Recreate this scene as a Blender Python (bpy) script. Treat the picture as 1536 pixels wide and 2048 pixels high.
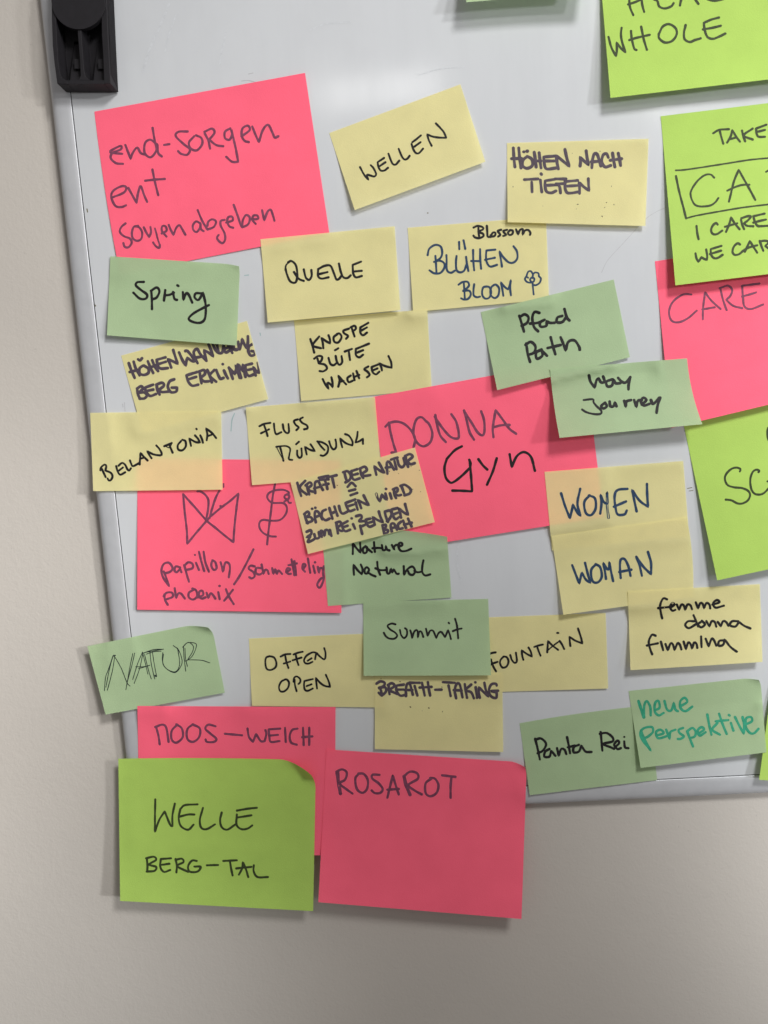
import bpy, bmesh, math, random
import numpy as np

for o in list(bpy.data.objects):
    bpy.data.objects.remove(o)
S = bpy.context.scene
COL = S.collection
random.seed(7)

# ------------------------------------------------------------------ camera
# board frame: X right, Y down, Z into the wall (mm); world: x = X, y = Z, z = 1.35 m - Y
A0, B0, C0, DIST, FPX = math.radians(5.27963747), math.radians(3.85852115), math.radians(-4.17814585), 751.15682611, 1540.0
ca, sa, cb, sb, cc, sc_ = math.cos(A0), math.sin(A0), math.cos(B0), math.sin(B0), math.cos(C0), math.sin(C0)
RM = (np.array([[cc, -sc_, 0], [sc_, cc, 0], [0, 0, 1]]) @ np.array([[cb, 0, sb], [0, 1, 0], [-sb, 0, cb]])
      @ np.array([[1, 0, 0], [0, ca, -sa], [0, sa, ca]]))
CAM = -RM.T @ np.array([0, 0, DIST])
ZC = 1.35

def W(p):
    """board mm -> world m"""
    return (p[0] / 1000.0, p[2] / 1000.0, ZC - p[1] / 1000.0)

def at(px, py, h=0.0):
    """point of the photograph -> place on the plane h mm in front of the board"""
    d = RM.T @ np.array([(px - 768.0) / FPX, (py - 1024.0) / FPX, 1.0])
    t = (-h - CAM[2]) / d[2]
    return CAM + t * d

from mathutils import Matrix, Vector
cam = bpy.data.cameras.new('camera')
cam.sensor_fit = 'VERTICAL'
cam.sensor_height = 36.0
cam.lens = FPX / 2048.0 * 36.0
cam.clip_start = 0.02
cam.clip_end = 50
co = bpy.data.objects.new('camera', cam)
COL.objects.link(co)
b2w = lambda v: Vector((v[0], v[2], -v[1]))
xa, ya, za = b2w(RM[0]), -b2w(RM[1]), -b2w(RM[2])
M4 = Matrix(((xa.x, ya.x, za.x, 0), (xa.y, ya.y, za.y, 0), (xa.z, ya.z, za.z, 0), (0, 0, 0, 1)))
M4.translation = Vector(W(CAM))
co.matrix_world = M4
S.camera = co

# ------------------------------------------------------------------ light
w = bpy.data.worlds.new('World')
S.world = w
w.use_nodes = True
w.node_tree.nodes['Background'].inputs[0].default_value = (1.0, 0.955, 0.92, 1)
w.node_tree.nodes['Background'].inputs[1].default_value = 0.21

def area(name, loc, target, sx, sy, power, col):
    l = bpy.data.lights.new(name, 'AREA')
    l.shape = 'RECTANGLE'
    l.size, l.size_y, l.energy, l.color = sx, sy, power, col
    o = bpy.data.objects.new(name, l)
    COL.objects.link(o)
    o.location = loc
    o.rotation_euler = (Vector(target) - Vector(loc)).to_track_quat('-Z', 'Y').to_euler()
    return o
def spot(name, loc, aim, half, coef, col=(1.0, 0.99, 0.975), rad=0.06):
    l = bpy.data.lights.new(name, 'SPOT')
    l.spot_size = math.radians(2 * half)
    l.spot_blend = 1.0
    l.energy = coef * 39.48
    l.color = col
    l.shadow_soft_size = rad
    o = bpy.data.objects.new(name, l)
    COL.objects.link(o)
    o.location = (loc[0], loc[1], ZC + loc[2])
    d = Vector((aim[0] - loc[0], -loc[1], aim[1] - loc[2]))
    o.rotation_euler = d.to_track_quat('-Z', 'Y').to_euler()
# added spots, no known lamps: beams shaped to set brightness across board and wall
F_, R_, R4_, RL_ = (0.75, -1.2, 1.05), (1.35, -1.0, 0.25), (1.2, -1.2, 0.6), (1.25, -1.0, -0.15)
GAIN = 1.19
for org, aim, half, coef, colr in (
        (F_, (0.0, 0.15), 36, 1.19, (1.0, 0.99, 0.975)), (F_, (0.9, 0.0), 28, 1.785, (0.98, 0.995, 1.0)),
        (RL_, (-0.75, -0.6), 11, 2.2, (0.97, 0.99, 1.0)), (R_, (0.1, 0.26), 18, 0.62, (0.98, 0.99, 1.0)),
        (RL_, (0.9, -0.3), 28, 2.25, (0.96, 0.985, 1.0)), (R_, (-0.75, -0.15), 10, 1.85, (1.0, 0.985, 0.96)),
        (R4_, (-0.75, 0.6), 28, 0.84, (1.0, 0.99, 0.975)), (F_, (-0.9, -0.15), 20, 0.975, (1.0, 0.985, 0.96)),
        (F_, (-0.75, -0.42), 11, 2.0, (0.98, 0.99, 1.0))):
    spot('added_fill_spot', org, aim, half, coef * GAIN, colr, 0.19 if org is F_ else 0.07)
area('ceiling_light', (-0.05, -2.1, ZC + 1.30), (0.0, 0, ZC + 0.2), 0.45, 0.10, 0.7, (1.0, 0.985, 0.96))

S.view_settings.view_transform = 'Standard'
S.view_settings.look = 'None'
S.view_settings.exposure = 0.0
S.view_settings.gamma = 1.0
S.view_settings.use_curve_mapping = False
S.render.engine = 'CYCLES'
S.cycles.use_denoising = True
S.cycles.max_bounces = 8
S.cycles.diffuse_bounces = 5
S.cycles.caustics_reflective = False

# ------------------------------------------------------------------ materials
def mat(name):
    m = bpy.data.materials.new(name)
    m.use_nodes = True
    nt = m.node_tree
    return m, nt, nt.nodes['Principled BSDF']

def node(nt, t, **kw):
    n = nt.nodes.new(t)
    for k, v in kw.items():
        if k.startswith('i_'):
            n.inputs[k[2:].replace('_', ' ')].default_value = v
        else:
            setattr(n, k, v)
    return n

def mixcol(nt, fac, a, b, blend='MIX'):
    n = nt.nodes.new('ShaderNodeMix')
    n.data_type = 'RGBA'
    n.blend_type = blend
    for s, v in ((n.inputs[0], fac), (n.inputs[6], a), (n.inputs[7], b)):
        if hasattr(v, 'links'):
            nt.links.new(v, s)
        elif isinstance(v, tuple):
            s.default_value = v + (1,)
        else:
            s.default_value = v
    return n.outputs[2]

def ramp(nt, src, lo, hi, a=0.0, b=1.0):
    n = node(nt, 'ShaderNodeMapRange')
    n.inputs[1].default_value, n.inputs[2].default_value = lo, hi
    n.inputs[3].default_value, n.inputs[4].default_value = a, b
    nt.links.new(src, n.inputs[0])
    return n.outputs[0]

def objco(nt, scale=(1, 1, 1), rot=(0, 0, 0)):
    g = nt.nodes.new('ShaderNodeNewGeometry')
    mp = nt.nodes.new('ShaderNodeMapping')
    mp.inputs['Scale'].default_value = scale
    mp.inputs['Rotation'].default_value = rot
    nt.links.new(g.outputs['Position'], mp.inputs[0])
    return mp.outputs[0]

def noise(nt, vec, scale, detail=3, rough=0.5):
    n = node(nt, 'ShaderNodeTexNoise')
    n.inputs['Scale'].default_value = scale
    n.inputs['Detail'].default_value = detail
    n.inputs['Roughness'].default_value = rough
    nt.links.new(vec, n.inputs['Vector'])
    return n.outputs[0]

def bump(nt, b, h, strength, dist):
    n = node(nt, 'ShaderNodeBump')
    n.inputs['Strength'].default_value = strength
    n.inputs['Distance'].default_value = dist
    nt.links.new(h, n.inputs['Height'])
    nt.links.new(n.outputs[0], b.inputs['Normal'])

def paper(name, col, t=0.22):
    m, nt, b = mat(name)
    v = objco(nt)
    fine = ramp(nt, noise(nt, v, 900, 4, 0.7), 0.3, 0.7, -1, 1)
    broad = ramp(nt, noise(nt, v, 28, 3, 0.6), 0.3, 0.7, 0, 1)
    dark = tuple(c * 0.92 for c in col)
    c1 = mixcol(nt, broad, dark, col)
    c2 = mixcol(nt, ramp(nt, noise(nt, v, 1400, 3, 0.8), 0.35, 0.75, 0, 0.35), c1, tuple(c * 0.85 for c in col))
    nt.links.new(c2, b.inputs['Base Color'])
    b.inputs['Roughness'].default_value = 0.75
    b.inputs['Specular IOR Level'].default_value = 0.22
    hh = node(nt, 'ShaderNodeMath', operation='MULTIPLY_ADD')
    nt.links.new(noise(nt, v, 16, 2, 0.5), hh.inputs[0])
    hh.inputs[1].default_value = 6.0
    nt.links.new(fine, hh.inputs[2])
    bump(nt, b, hh.outputs[0], 0.22, 0.0003)
    tr = node(nt, 'ShaderNodeBsdfTranslucent')
    nt.links.new(c2, tr.inputs[0])
    mx = node(nt, 'ShaderNodeMixShader')
    mx.inputs[0].default_value = t
    nt.links.new(b.outputs[0], mx.inputs[1])
    nt.links.new(tr.outputs[0], mx.inputs[2])
    nt.links.new(mx.outputs[0], nt.nodes['Material Output'].inputs[0])
    return m

def ink(name, col, var=0.5):
    m, nt, b = mat(name)
    v = objco(nt)
    f = ramp(nt, noise(nt, v, 330, 3, 0.6), 0.35, 0.7, 0, var)
    c = mixcol(nt, f, col, tuple(min(1, x * 1.7 + 0.01) for x in col))
    nt.links.new(c, b.inputs['Base Color'])
    b.inputs['Roughness'].default_value = 0.6
    b.inputs['Specular IOR Level'].default_value = 0.25
    return m

PAPER = {
    'pink': paper('pink_paper', (1.18, 0.163, 0.262), 0.06),
    'yellow': paper('yellow_paper', (0.985, 0.91, 0.475), 0.32),
    'green': paper('green_paper', (0.505, 0.665, 0.39), 0.20),
    'lime': paper('lime_paper', (0.50, 0.735, 0.15), 0.08),
}
INK = {
    'black': ink('black_ink', (0.012, 0.011, 0.012), 0.3),
    'violet': ink('violet_black_ink', (0.072, 0.054, 0.072), 0.45),
    'navy': ink('navy_ink', (0.018, 0.045, 0.095), 0.5),
    'purple': ink('purple_ink_on_pink', (0.165, 0.045, 0.085), 0.65),
    'olive': ink('dark_ink_on_lime', (0.035, 0.05, 0.016), 0.4),
    'teal': ink('green_ink', (0.03, 0.29, 0.17), 0.5),
    'pen': ink('ballpoint_ink', (0.012, 0.022, 0.022), 0.4),
    'speck': ink('specks', (0.13, 0.11, 0.05), 0.4),
    'faint': ink('faint_pen_line', (0.42, 0.42, 0.44), 0.3),
    'wipe': ink('wiped_ink_haze', (0.545, 0.562, 0.585), 0.25),
    'tealfaint': ink('faint_green_line', (0.30, 0.42, 0.42), 0.3),
}

def make_board():
    m, nt, b = mat('whiteboard_enamel')
    v = objco(nt, (1, 1, 1), (0, 0.7, 0))
    vs = objco(nt, (9, 1, 1.2), (0, 0.45, 0))
    vv = objco(nt, (30, 1, 1.0))
    wipe = ramp(nt, noise(nt, vs, 3.0, 5, 0.65), 0.45, 0.75)
    spot = ramp(nt, noise(nt, v, 9.0, 5, 0.6), 0.5, 0.8)
    c = mixcol(nt, wipe, (0.622, 0.64, 0.662), (0.595, 0.612, 0.635))
    c = mixcol(nt, spot, c, (0.585, 0.60, 0.622))
    nt.links.new(c, b.inputs['Base Color'])
    st = noise(nt, vv, 1.0, 4, 0.6)
    nt.links.new(ramp(nt, st, 0.3, 0.7, 0.07, 0.14), b.inputs['Roughness'])
    b.inputs['Specular IOR Level'].default_value = 0.5
    bump(nt, b, st, 0.05, 0.0008)
    return m

def make_alu():
    m, nt, b = mat('brushed_aluminium')
    v = objco(nt, (1, 1, 1))
    n = noise(nt, v, 60, 4, 0.6)
    c = mixcol(nt, ramp(nt, n, 0.4, 0.7), (0.60, 0.61, 0.635), (0.565, 0.575, 0.60))
    nt.links.new(c, b.inputs['Base Color'])
    b.inputs['Metallic'].default_value = 0.3
    nt.links.new(ramp(nt, noise(nt, objco(nt, (600, 600, 8)), 1, 2), 0.3, 0.7, 0.38, 0.5), b.inputs['Roughness'])
    return m

def make_wall():
    m, nt, b = mat('painted_plaster')
    v = objco(nt)
    big = noise(nt, v, 5, 4, 0.55)
    c = mixcol(nt, ramp(nt, big, 0.35, 0.65), (0.58, 0.54, 0.492), (0.556, 0.519, 0.475))
    speck = ramp(nt, noise(nt, v, 420, 2, 0.5), 0.70, 0.76, 0, 0.5)
    c = mixcol(nt, speck, c, (0.42, 0.39, 0.36))
    nt.links.new(c, b.inputs['Base Color'])
    b.inputs['Roughness'].default_value = 0.85
    b.inputs['Specular IOR Level'].default_value = 0.2
    mx = node(nt, 'ShaderNodeMath', operation='ADD')
    nt.links.new(noise(nt, v, 330, 4, 0.6), mx.inputs[0])
    nt.links.new(noise(nt, v, 95, 3, 0.5), mx.inputs[1])
    bump(nt, b, mx.outputs[0], 0.22, 0.0011)
    return m

def make_black():
    m, nt, b = mat('black_printed_plastic')
    v = objco(nt)
    c = mixcol(nt, noise(nt, v, 180, 3), (0.012, 0.011, 0.013), (0.018, 0.0165, 0.020))
    nt.links.new(c, b.inputs['Base Color'])
    b.inputs['Roughness'].default_value = 0.62
    b.inputs['Specular IOR Level'].default_value = 0.3
    layer = node(nt, 'ShaderNodeTexWave', wave_type='BANDS', bands_direction='DIAGONAL')
    layer.inputs['Scale'].default_value = 320
    layer.inputs['Distortion'].default_value = 0.3
    nt.links.new(v, layer.inputs['Vector'])
    bump(nt, b, layer.outputs[1], 0.06, 0.0004)
    return m

BOARD, ALU, WALL, BLACK = make_board(), make_alu(), make_wall(), make_black()
m, nt, b = mat('dark_gap')
b.inputs['Base Color'].default_value = (0.05, 0.05, 0.055, 1)
GAP = m

# ------------------------------------------------------------------ helpers
def link(name, verts, faces, material, parent=None, smooth=True):
    me = bpy.data.meshes.new(name)
    me.from_pydata([tuple(v) for v in verts], [], faces)
    me.materials.append(material)
    if smooth:
        for p in me.polygons:
            p.use_smooth = True
    me.update()
    o = bpy.data.objects.new(name, me)
    COL.objects.link(o)
    if parent is not None:
        o.parent = parent
        o.matrix_parent_inverse = parent.matrix_world.inverted()
    return o

def tag(o, label, cat, group=None, kind=None):
    o['label'] = label
    o['category'] = cat
    if group:
        o['group'] = group
    if kind:
        o['kind'] = kind

# ------------------------------------------------------------------ wall
WALL_H = -10.0          # the wall lies 10 mm behind the board's face
def rect(x0, y0, x1, y1, h):
    return [W((x0, y0, -h)), W((x1, y0, -h)), W((x1, y1, -h)), W((x0, y1, -h))]
wo = link('wall', rect(-2500, -1300, 3500, 1350, WALL_H), [(3, 2, 1, 0)], WALL, smooth=False)
wo['kind'] = 'structure'

# ------------------------------------------------------------------ whiteboard
XL, XI, YI, YB = -286.3, -265.5, 284.9, 305.0     # frame: outer left, inner left, inner bottom, outer bottom
XR, YT = 1215.0, -700.0
FW = XI - XL
wb = bpy.data.objects.new('whiteboard', None)
COL.objects.link(wb)
wb.location = W(((XL + XR) / 2, YB, 0))
bpy.context.view_layer.update()
tag(wb, 'white magnetic whiteboard with aluminium frame hung on the beige wall', 'whiteboard')
bm = bmesh.new()
def addbox(bm, x0, x1, y0, y1, h0, h1):
    c = [bm.verts.new(W((x, y, -h))) for h in (h0, h1) for y in (y0, y1) for x in (x0, x1)]
    for f in ((0, 1, 3, 2), (4, 6, 7, 5), (0, 4, 5, 1), (2, 3, 7, 6), (0, 2, 6, 4), (1, 5, 7, 3)):
        bm.faces.new([c[i] for i in f])
def finish(bm, name, material, parent=None, bev=0, smooth=False):
    bmesh.ops.recalc_face_normals(bm, faces=bm.faces)
    if bev:
        bmesh.ops.bevel(bm, geom=list(bm.edges), offset=bev / 1000.0, segments=2, affect='EDGES', profile=0.6)
    me = bpy.data.meshes.new(name)
    bm.to_mesh(me)
    bm.free()
    me.materials.append(material)
    if smooth:
        for p in me.polygons:
            p.use_smooth = True
    o = bpy.data.objects.new(name, me)
    COL.objects.link(o)
    if parent is not None:
        o.parent = parent
        o.matrix_parent_inverse = parent.matrix_world.inverted()
    return o
addbox(bm, XI - 3, XR - FW + 3, YT + FW - 3, YI + 3, -9, 0)
finish(bm, 'writing_surface', BOARD, wb)
# rails with a rounded section: (distance from the outer edge, height)
PROF = [(0.0, -9.5), (0.0, -4.5), (0.5, -2.6), (1.8, -0.6), (3.8, 0.6), (7.0, 1.25), (11, 1.5), (16, 1.45), (19.6, 1.2), (20.05, 0.9), (20.1, 0.02)]
PROF = [(u * FW / 20.1 * 0.98, h) for u, h in PROF]
def rail(side):
    vs, fs = [], []
    n = len(PROF)
    for end in (0, 1):
        for u, h in PROF:
            if side == 'l':
                p = (XL + u, (YT + u) if end == 0 else (YB - u), -h)
            elif side == 'r':
                p = (XR - u, (YB - u) if end == 0 else (YT + u), -h)
            elif side == 'b':
                p = ((XL + u) if end == 0 else (XR - u), YB - u, -h)
            else:
                p = ((XR - u) if end == 0 else (XL + u), YT + u, -h)
            vs.append(W(p))
    for i in range(n - 1):
        fs.append((i, i + 1, n + i + 1, n + i))
    o = link('frame_rail', vs, fs, ALU, wb)
    bmm = bmesh.new(); bmm.from_mesh(o.data); bmesh.ops.recalc_face_normals(bmm, faces=bmm.faces); bmm.to_mesh(o.data); bmm.free()
    return o
for s_ in 'lrbt':
    rail(s_)
# the dark seam between frame and writing surface
bm = bmesh.new()
g = 0.5
addbox(bm, XI - 0.3, XI + g, YT + FW, YI - g, 0.02, 0.10)
addbox(bm, XI + g, XR - FW, YI - 0.95, YI - 0.2, 0.02, 0.10)
finish(bm, 'frame_seam', GAP, wb)

# ------------------------------------------------------------------ notes
NU, NV = 42, 28
DONE = []     # notes already stuck on the board, lowest first

class Note:
    def __init__(s, c, lift=(2, 2), top=(0, 0), base=0.35, bow=None, curl=None, knee=0.2, pw=1.35, wave=0.45):
        s.c = [np.array(p, float) for p in c]
        s.bow = {k: np.array(v, float) for k, v in (bow or {}).items()}
        s.curl = curl
        s.seed = random.random() * 10
        s.H = np.zeros((NV + 1, NU + 1))
        P = np.zeros((NV + 1, NU + 1, 2))
        for j in range(NV + 1):
            for i in range(NU + 1):
                u, v = i / NU, j / NV
                P[j, i] = s.px(u, v)
                p = max(0.0, (v - knee) / (1 - knee)) ** pw
                q = max(0.0, 1 - v / 0.3) ** 2
                h = ((1 - u) * lift[1] + u * lift[0]) * p + ((1 - u) * top[0] + u * top[1]) * q
                h += wave * math.sin(u * 5.1 + s.seed) * math.sin(v * 3.7 + 1.3 * s.seed) * min(1, 2.2 * v) * (0.3 + p)
                if curl:
                    h += curl[3] * s.cw(u, v) ** 1.5
                s.H[j, i] = base + max(0, h)
        # drape over the frame and over every note already there
        C = np.full(s.H.shape, -99.0)
        for j in range(NV + 1):
            for i in range(NU + 1):
                x, y, _ = at(P[j, i, 0], P[j, i, 1], 2.0)
                m_ = 0.35 if (x > XI and y < YI) else -99
                if XL - 1 <= x <= XI + 1 and y < YB + 1 or YI - 1 <= y <= YB + 1 and x > XL - 1:
                    m_ = 1.95
                for o in DONE:
                    if o.lo[0] < P[j, i, 0] < o.hi[0] and o.lo[1] < P[j, i, 1] < o.hi[1]:
                        u, v = o.uv(P[j, i])
                        if -0.03 < u < 1.03 and -0.03 < v < 1.03:
                            m_ = max(m_, o.h(u, v) + 0.32)
                C[j, i] = m_
        D_ = C.copy()
        for dj in (-1, 0, 1):
            for di in (-1, 0, 1):
                D_ = np.maximum(D_, np.roll(np.roll(np.pad(C, 1, mode='edge'), dj, 0), di, 1)[1:-1, 1:-1])
        prof = s.H.copy()
        need = np.maximum(0, D_ - prof)
        dl = need.copy()
        for _ in range(26):
            pd = np.pad(dl, 1, mode='edge')
            bl = (pd[:-2, 1:-1] + pd[2:, 1:-1] + pd[1:-1, :-2] + pd[1:-1, 2:] + 2 * dl) / 6
            dl = np.maximum(bl, need)
        s.H = prof + dl
        s.P = P
        s.lo, s.hi = P.reshape(-1, 2).min(0) - 3, P.reshape(-1, 2).max(0) + 3

    def cw(s, u, v):
        return max(0.0, (u + (1 - v) - (2 - s.curl[0])) / s.curl[0]) if s.curl else 0.0

    def px(s, u, v):
        a, b, c, d = s.c
        p = a * (1 - u) * (1 - v) + b * u * (1 - v) + c * u * v + d * (1 - u) * v
        z = s.bow
        if z:
            if 't' in z: p = p + z['t'] * 4 * u * (1 - u) * (1 - v)
            if 'b' in z: p = p + z['b'] * 4 * u * (1 - u) * v
            if 'l' in z: p = p + z['l'] * 4 * v * (1 - v) * (1 - u)
            if 'r' in z: p = p + z['r'] * 4 * v * (1 - v) * u
        if s.curl:
            p = p + np.array([s.curl[1], s.curl[2]]) * s.cw(u, v) ** 1.5
        return p

    def uv(s, q):
        u = v = 0.5
        for _ in range(7):
            p = s.px(u, v)
            e = 1e-3
            du, dv = (s.px(u + e, v) - p) / e, (s.px(u, v + e) - p) / e
            det = du[0] * dv[1] - du[1] * dv[0]
            if abs(det) < 1e-6:
                break
            r = q - p
            u += (r[0] * dv[1] - r[1] * dv[0]) / det
            v += (du[0] * r[1] - du[1] * r[0]) / det
            u, v = min(1.6, max(-0.6, u)), min(1.6, max(-0.6, v))
            if abs(r[0]) + abs(r[1]) < 0.02:
                break
        return u, v

    def h(s, u, v):
        x, y = min(NU - 1e-6, max(0, u * NU)), min(NV - 1e-6, max(0, v * NV))
        i, j = int(x), int(y)
        x -= i; y -= j
        H = s.H
        return H[j, i] * (1 - x) * (1 - y) + H[j, i + 1] * x * (1 - y) + H[j + 1, i] * (1 - x) * y + H[j + 1, i + 1] * x * y

    def build(s, colour, label, group):
        V = [W(at(s.P[j, i, 0], s.P[j, i, 1], s.H[j, i])) for j in range(NV + 1) for i in range(NU + 1)]
        n = NU + 1
        F = [(j * n + i, (j + 1) * n + i, (j + 1) * n + i + 1, j * n + i + 1) for j in range(NV) for i in range(NU)]
        c = np.mean(np.array(V), axis=0)
        o = link('sticky_note', [np.array(v) - c for v in V], F, PAPER[colour])
        o.location = c
        bpy.context.view_layer.update()
        tag(o, label, 'sticky note', group)
        s.o = o
        DONE.append(s)

def spline(pts):
    """Catmull-Rom through the points; '!' marks a sharp corner"""
    segs, cur = [], []
    for p, sharp in pts:
        cur.append(p)
        if sharp and len(cur) > 1:
            segs.append(cur)
            cur = [p]
    if len(cur) > 1 or not segs:
        segs.append(cur)
    out = []
    for sg in segs:
        if len(sg) == 1:
            out += [sg[0], sg[0] + np.array([0.35, 0.05])]
            continue
        q = [2 * sg[0] - sg[1]] + sg + [2 * sg[-1] - sg[-2]]
        for k in range(1, len(q) - 2):
            p0, p1, p2, p3 = q[k - 1:k + 3]
            n = max(2, int(np.linalg.norm(p2 - p1) / 1.6))
            for t in np.linspace(0, 1, n, endpoint=False):
                out.append(0.5 * (2 * p1 + (p2 - p0) * t + (2 * p0 - 5 * p1 + 4 * p2 - p3) * t * t + (3 * p1 - p0 - 3 * p2 + p3) * t ** 3))
        out.append(sg[-1])
    res = [out[0]]
    for p in out[1:]:
        if np.linalg.norm(p - res[-1]) > 0.25:
            res.append(p)
    if len(res) == 1:
        res.append(res[0] + np.array([0.35, 0.05]))
    return res

CROP = dict(A=(160, 130, 2.844), B=(700, 230, 6.982), C=(1010, 280, 5.297), D=(840, 440, 5.908), E=(240, 660, 5.12), F=(180, 840, 5.689),
            G=(500, 820, 5.908), H=(570, 890, 4.955), I=(750, 820, 4.518), J=(350, 960, 6.144), K=(310, 1080, 4.267), L=(680, 1070, 6.982),
            M=(500, 1280, 7.68), N=(740, 1220, 6.982), O=(960, 1250, 6.4), P=(740, 1330, 5.486), Q=(160, 480, 3.84), R=(480, 440, 3.84),
            S=(950, 540, 3.268), T=(1300, 300, 6.508), U=(1200, 0, 5.486), V=(1180, 0, 3.657), W=(1290, 500, 3.012), X=(1400, 800, 8.537),
            Y=(1070, 880, 3.296), Z=(160, 1230, 5.12), a=(220, 1390, 3.2), b=(620, 1470, 3.2), c=(1020, 1330, 2.977), d=(230, 400, 4.655), s=(0, 0, 1.0))

def write(note, name, inkname, crop, width, text, parent=None, taper=0.0):
    """pen strokes as thin ribbons of ink lying on the paper; '|' begins a new word"""
    if '|' in text:
        return [write(note, name, inkname, crop, width, t, parent, taper) for t in text.split('|')]
    x0, y0, k = CROP[crop]
    VV, FF = [], []
    rs = random.Random(sum(map(ord, text)))
    for si, st in enumerate(text.replace('\n', ' ').split(';')):
        pts = []
        wid = width
        for tok in st.split():
            if tok.startswith('w'):
                wid = float(tok[1:])
                continue
            sharp = tok.endswith('!')
            xx, yy = tok.rstrip('!').split(',')
            pts.append((np.array([x0 + float(xx) / k, y0 + float(yy) / k]), sharp))
        if not pts:
            continue
        q = spline(pts)
        n = len(q)
        ph = rs.random() * 6
        r0 = wid / k / 2
        L, Rr, R = [], [], []
        dirs = []
        for i in range(n):
            d = q[min(n - 1, i + 1)] - q[max(0, i - 1)]
            ln = np.linalg.norm(d)
            dirs.append(d / ln if ln > 1e-6 else np.array([1.0, 0]))
        def surf(p, e):
            if note is None:
                return W(at(p[0], p[1], 0.06 + e))
            u, v = note.uv(p)
            if not (0.004 < u < 0.996 and 0.004 < v < 0.996):
                u, v = min(0.996, max(0.004, u)), min(0.996, max(0.004, v))
                p = note.px(u, v)
            return W(at(p[0], p[1], note.h(u, v) + 0.04 + e))
        cols = []
        for i in range(n):
            nx = np.array([-dirs[i][1], dirs[i][0]])
            r = r0 * (1 + 0.07 * math.sin(i * 0.45 + ph) + 0.05 * math.sin(i * 0.17 + 2 * ph))
            if taper and n > 4:
                r *= 1 - taper * (i / (n - 1)) ** 2
            e = 0.018 * (si % 8) + 0.05 * i / n
            cols.append((q[i], nx, r, e))
        # start cap, body, end cap
        rows = []
        p, nx, r, e = cols[0]
        for a in (80, 55, 30):
            s_, c_ = math.sin(math.radians(a)), math.cos(math.radians(a))
            rows.append((p - dirs[0] * r * s_, nx, r * c_, e))
        rows += cols
        p, nx, r, e = cols[-1]
        for a in (30, 55, 80):
            s_, c_ = math.sin(math.radians(a)), math.cos(math.radians(a))
            rows.append((p + dirs[-1] * r * s_, nx, r * c_, e))
        b0 = len(VV)
        for p, nx, r, e in rows:
            VV.append(surf(p + nx * r, e))
            VV.append(surf(p - nx * r, e))
        for i in range(len(rows) - 1):
            a = b0 + 2 * i
            FF.append((a, a + 2, a + 3, a + 1))
    pr = parent if parent is not None else note.o
    return link(name, VV, FF, INK[inkname], pr)

GY, GG, GP, GL = 'small yellow sticky notes', 'small green sticky notes', 'large pink sticky notes', 'large lime green sticky notes'

# ---- first layer, stuck straight on the board
n = Note([(188.8, 223.2), (610, 145.8), (658.6, 465.8), (240, 549)], (1, 1.2), top=(0, 3.5), bow={'l': (-3.5, 0)})
n.build('pink', 'large tilted pink note headed end-sorgen, below the black holder', GP)
write(n, 'handwritten_word', 'purple', 'A', 13.5, """240,505 180,500! 172,490 230,460 232,480 185,500 175,530 205,558 245,562 ; 258,455 275,500 288,535! 300,500 325,470 345,500 370,510 ;
 435,450 400,425 370,445 368,500 400,525 430,495 440,450! 445,500 465,520 ; 413,358 425,430 437,480 | 478,455 508,450 |
 612,378 560,380 545,405 590,450 625,480 610,510 575,505 558,490 ; 650,405 620,440 630,475 665,485 695,450 690,415 660,400 ;
 710,390 730,430 740,475 ; 708,380 750,362 765,385 735,425! 775,455 815,462 ; 855,360 825,380 825,415 850,425 865,395 860,365! 885,470 900,550! 865,550 832,522 ;
 920,405 965,370 955,345 925,360 920,400 935,430 960,438 ; 980,350 1000,400 1018,438! 1040,370 1070,340 1095,385 1108,412 1128,405""")
write(n, 'handwritten_word', 'purple', 'A', 13.5, """180,755 250,725 262,695 235,690 190,715 178,750 200,800 235,808 262,798 ; 275,700 300,745 322,785! 330,730 345,690 365,740 382,778 ;
 412,595 425,660 445,740 ; 370,658 425,652 482,648""")
write(n, 'handwritten_word', 'purple', 'd', 21, """98,218 60,250 45,295 80,335 140,360 155,400 125,440 90,435 78,400 ; 215,240 175,250 158,300 165,355 205,380 245,360 252,300 225,255 190,245 ; 268,255 290,300 318,345! 335,300 330,250 ; w17 372,265 385,310 400,370 418,420 ; 418,420 412,446 380,430 355,395 ; 435,312 480,285 470,245 440,245 438,290 480,340 ; 500,232 520,280 545,325! 570,260 600,235 625,270 655,322 |
 790,215 755,200 725,235 730,280 760,298 790,260 795,215! 800,270 825,290 ; 770,95 810,190 860,275! 920,250 940,200 905,180 870,200 860,240 ; 1020,185 985,195 985,240 1020,310 1025,370 1000,402 965,380 950,350 965,325 ; 1035,210 1095,190 1090,155 1055,160 1045,200 1065,245 1100,258 ; 1105,45 1140,140 1170,230 1185,255! 1240,225 1255,165 1220,140 1190,190 1185,245 ;
 1265,180 1330,175 1325,145 1290,145 1280,185 1310,222 ; 1370,95 1380,145 1390,190! 1420,110 1450,90 1470,140 1485,192""")

n = Note([(658.6, 266), (920.7, 168.6), (970.7, 323.5), (709.5, 420)], (5, 6))
n.build('yellow', 'steeply tilted yellow note reading WELLEN, standing alone on bare board', GY)
write(n, 'handwritten_word', 'black', 'B', 30, """140,728 195,830 258,905! 238,838 300,850 340,858 365,825 330,745 290,700 ; 475,600 385,660! 400,730 430,775 480,775 530,738 ; 495,660 420,710 ;
 537,540 570,630 600,685 640,690 688,638 ; 680,472 720,570 760,620 800,610 832,570 ; 990,285 930,335 870,380 ; 860,405 885,480 920,530 965,530 1020,470 ; 985,380 900,440 ;
 1140,430 1100,350 1078,270! 1150,300 1240,315 1345,318! 1310,240 1260,180 1200,118""")

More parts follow.
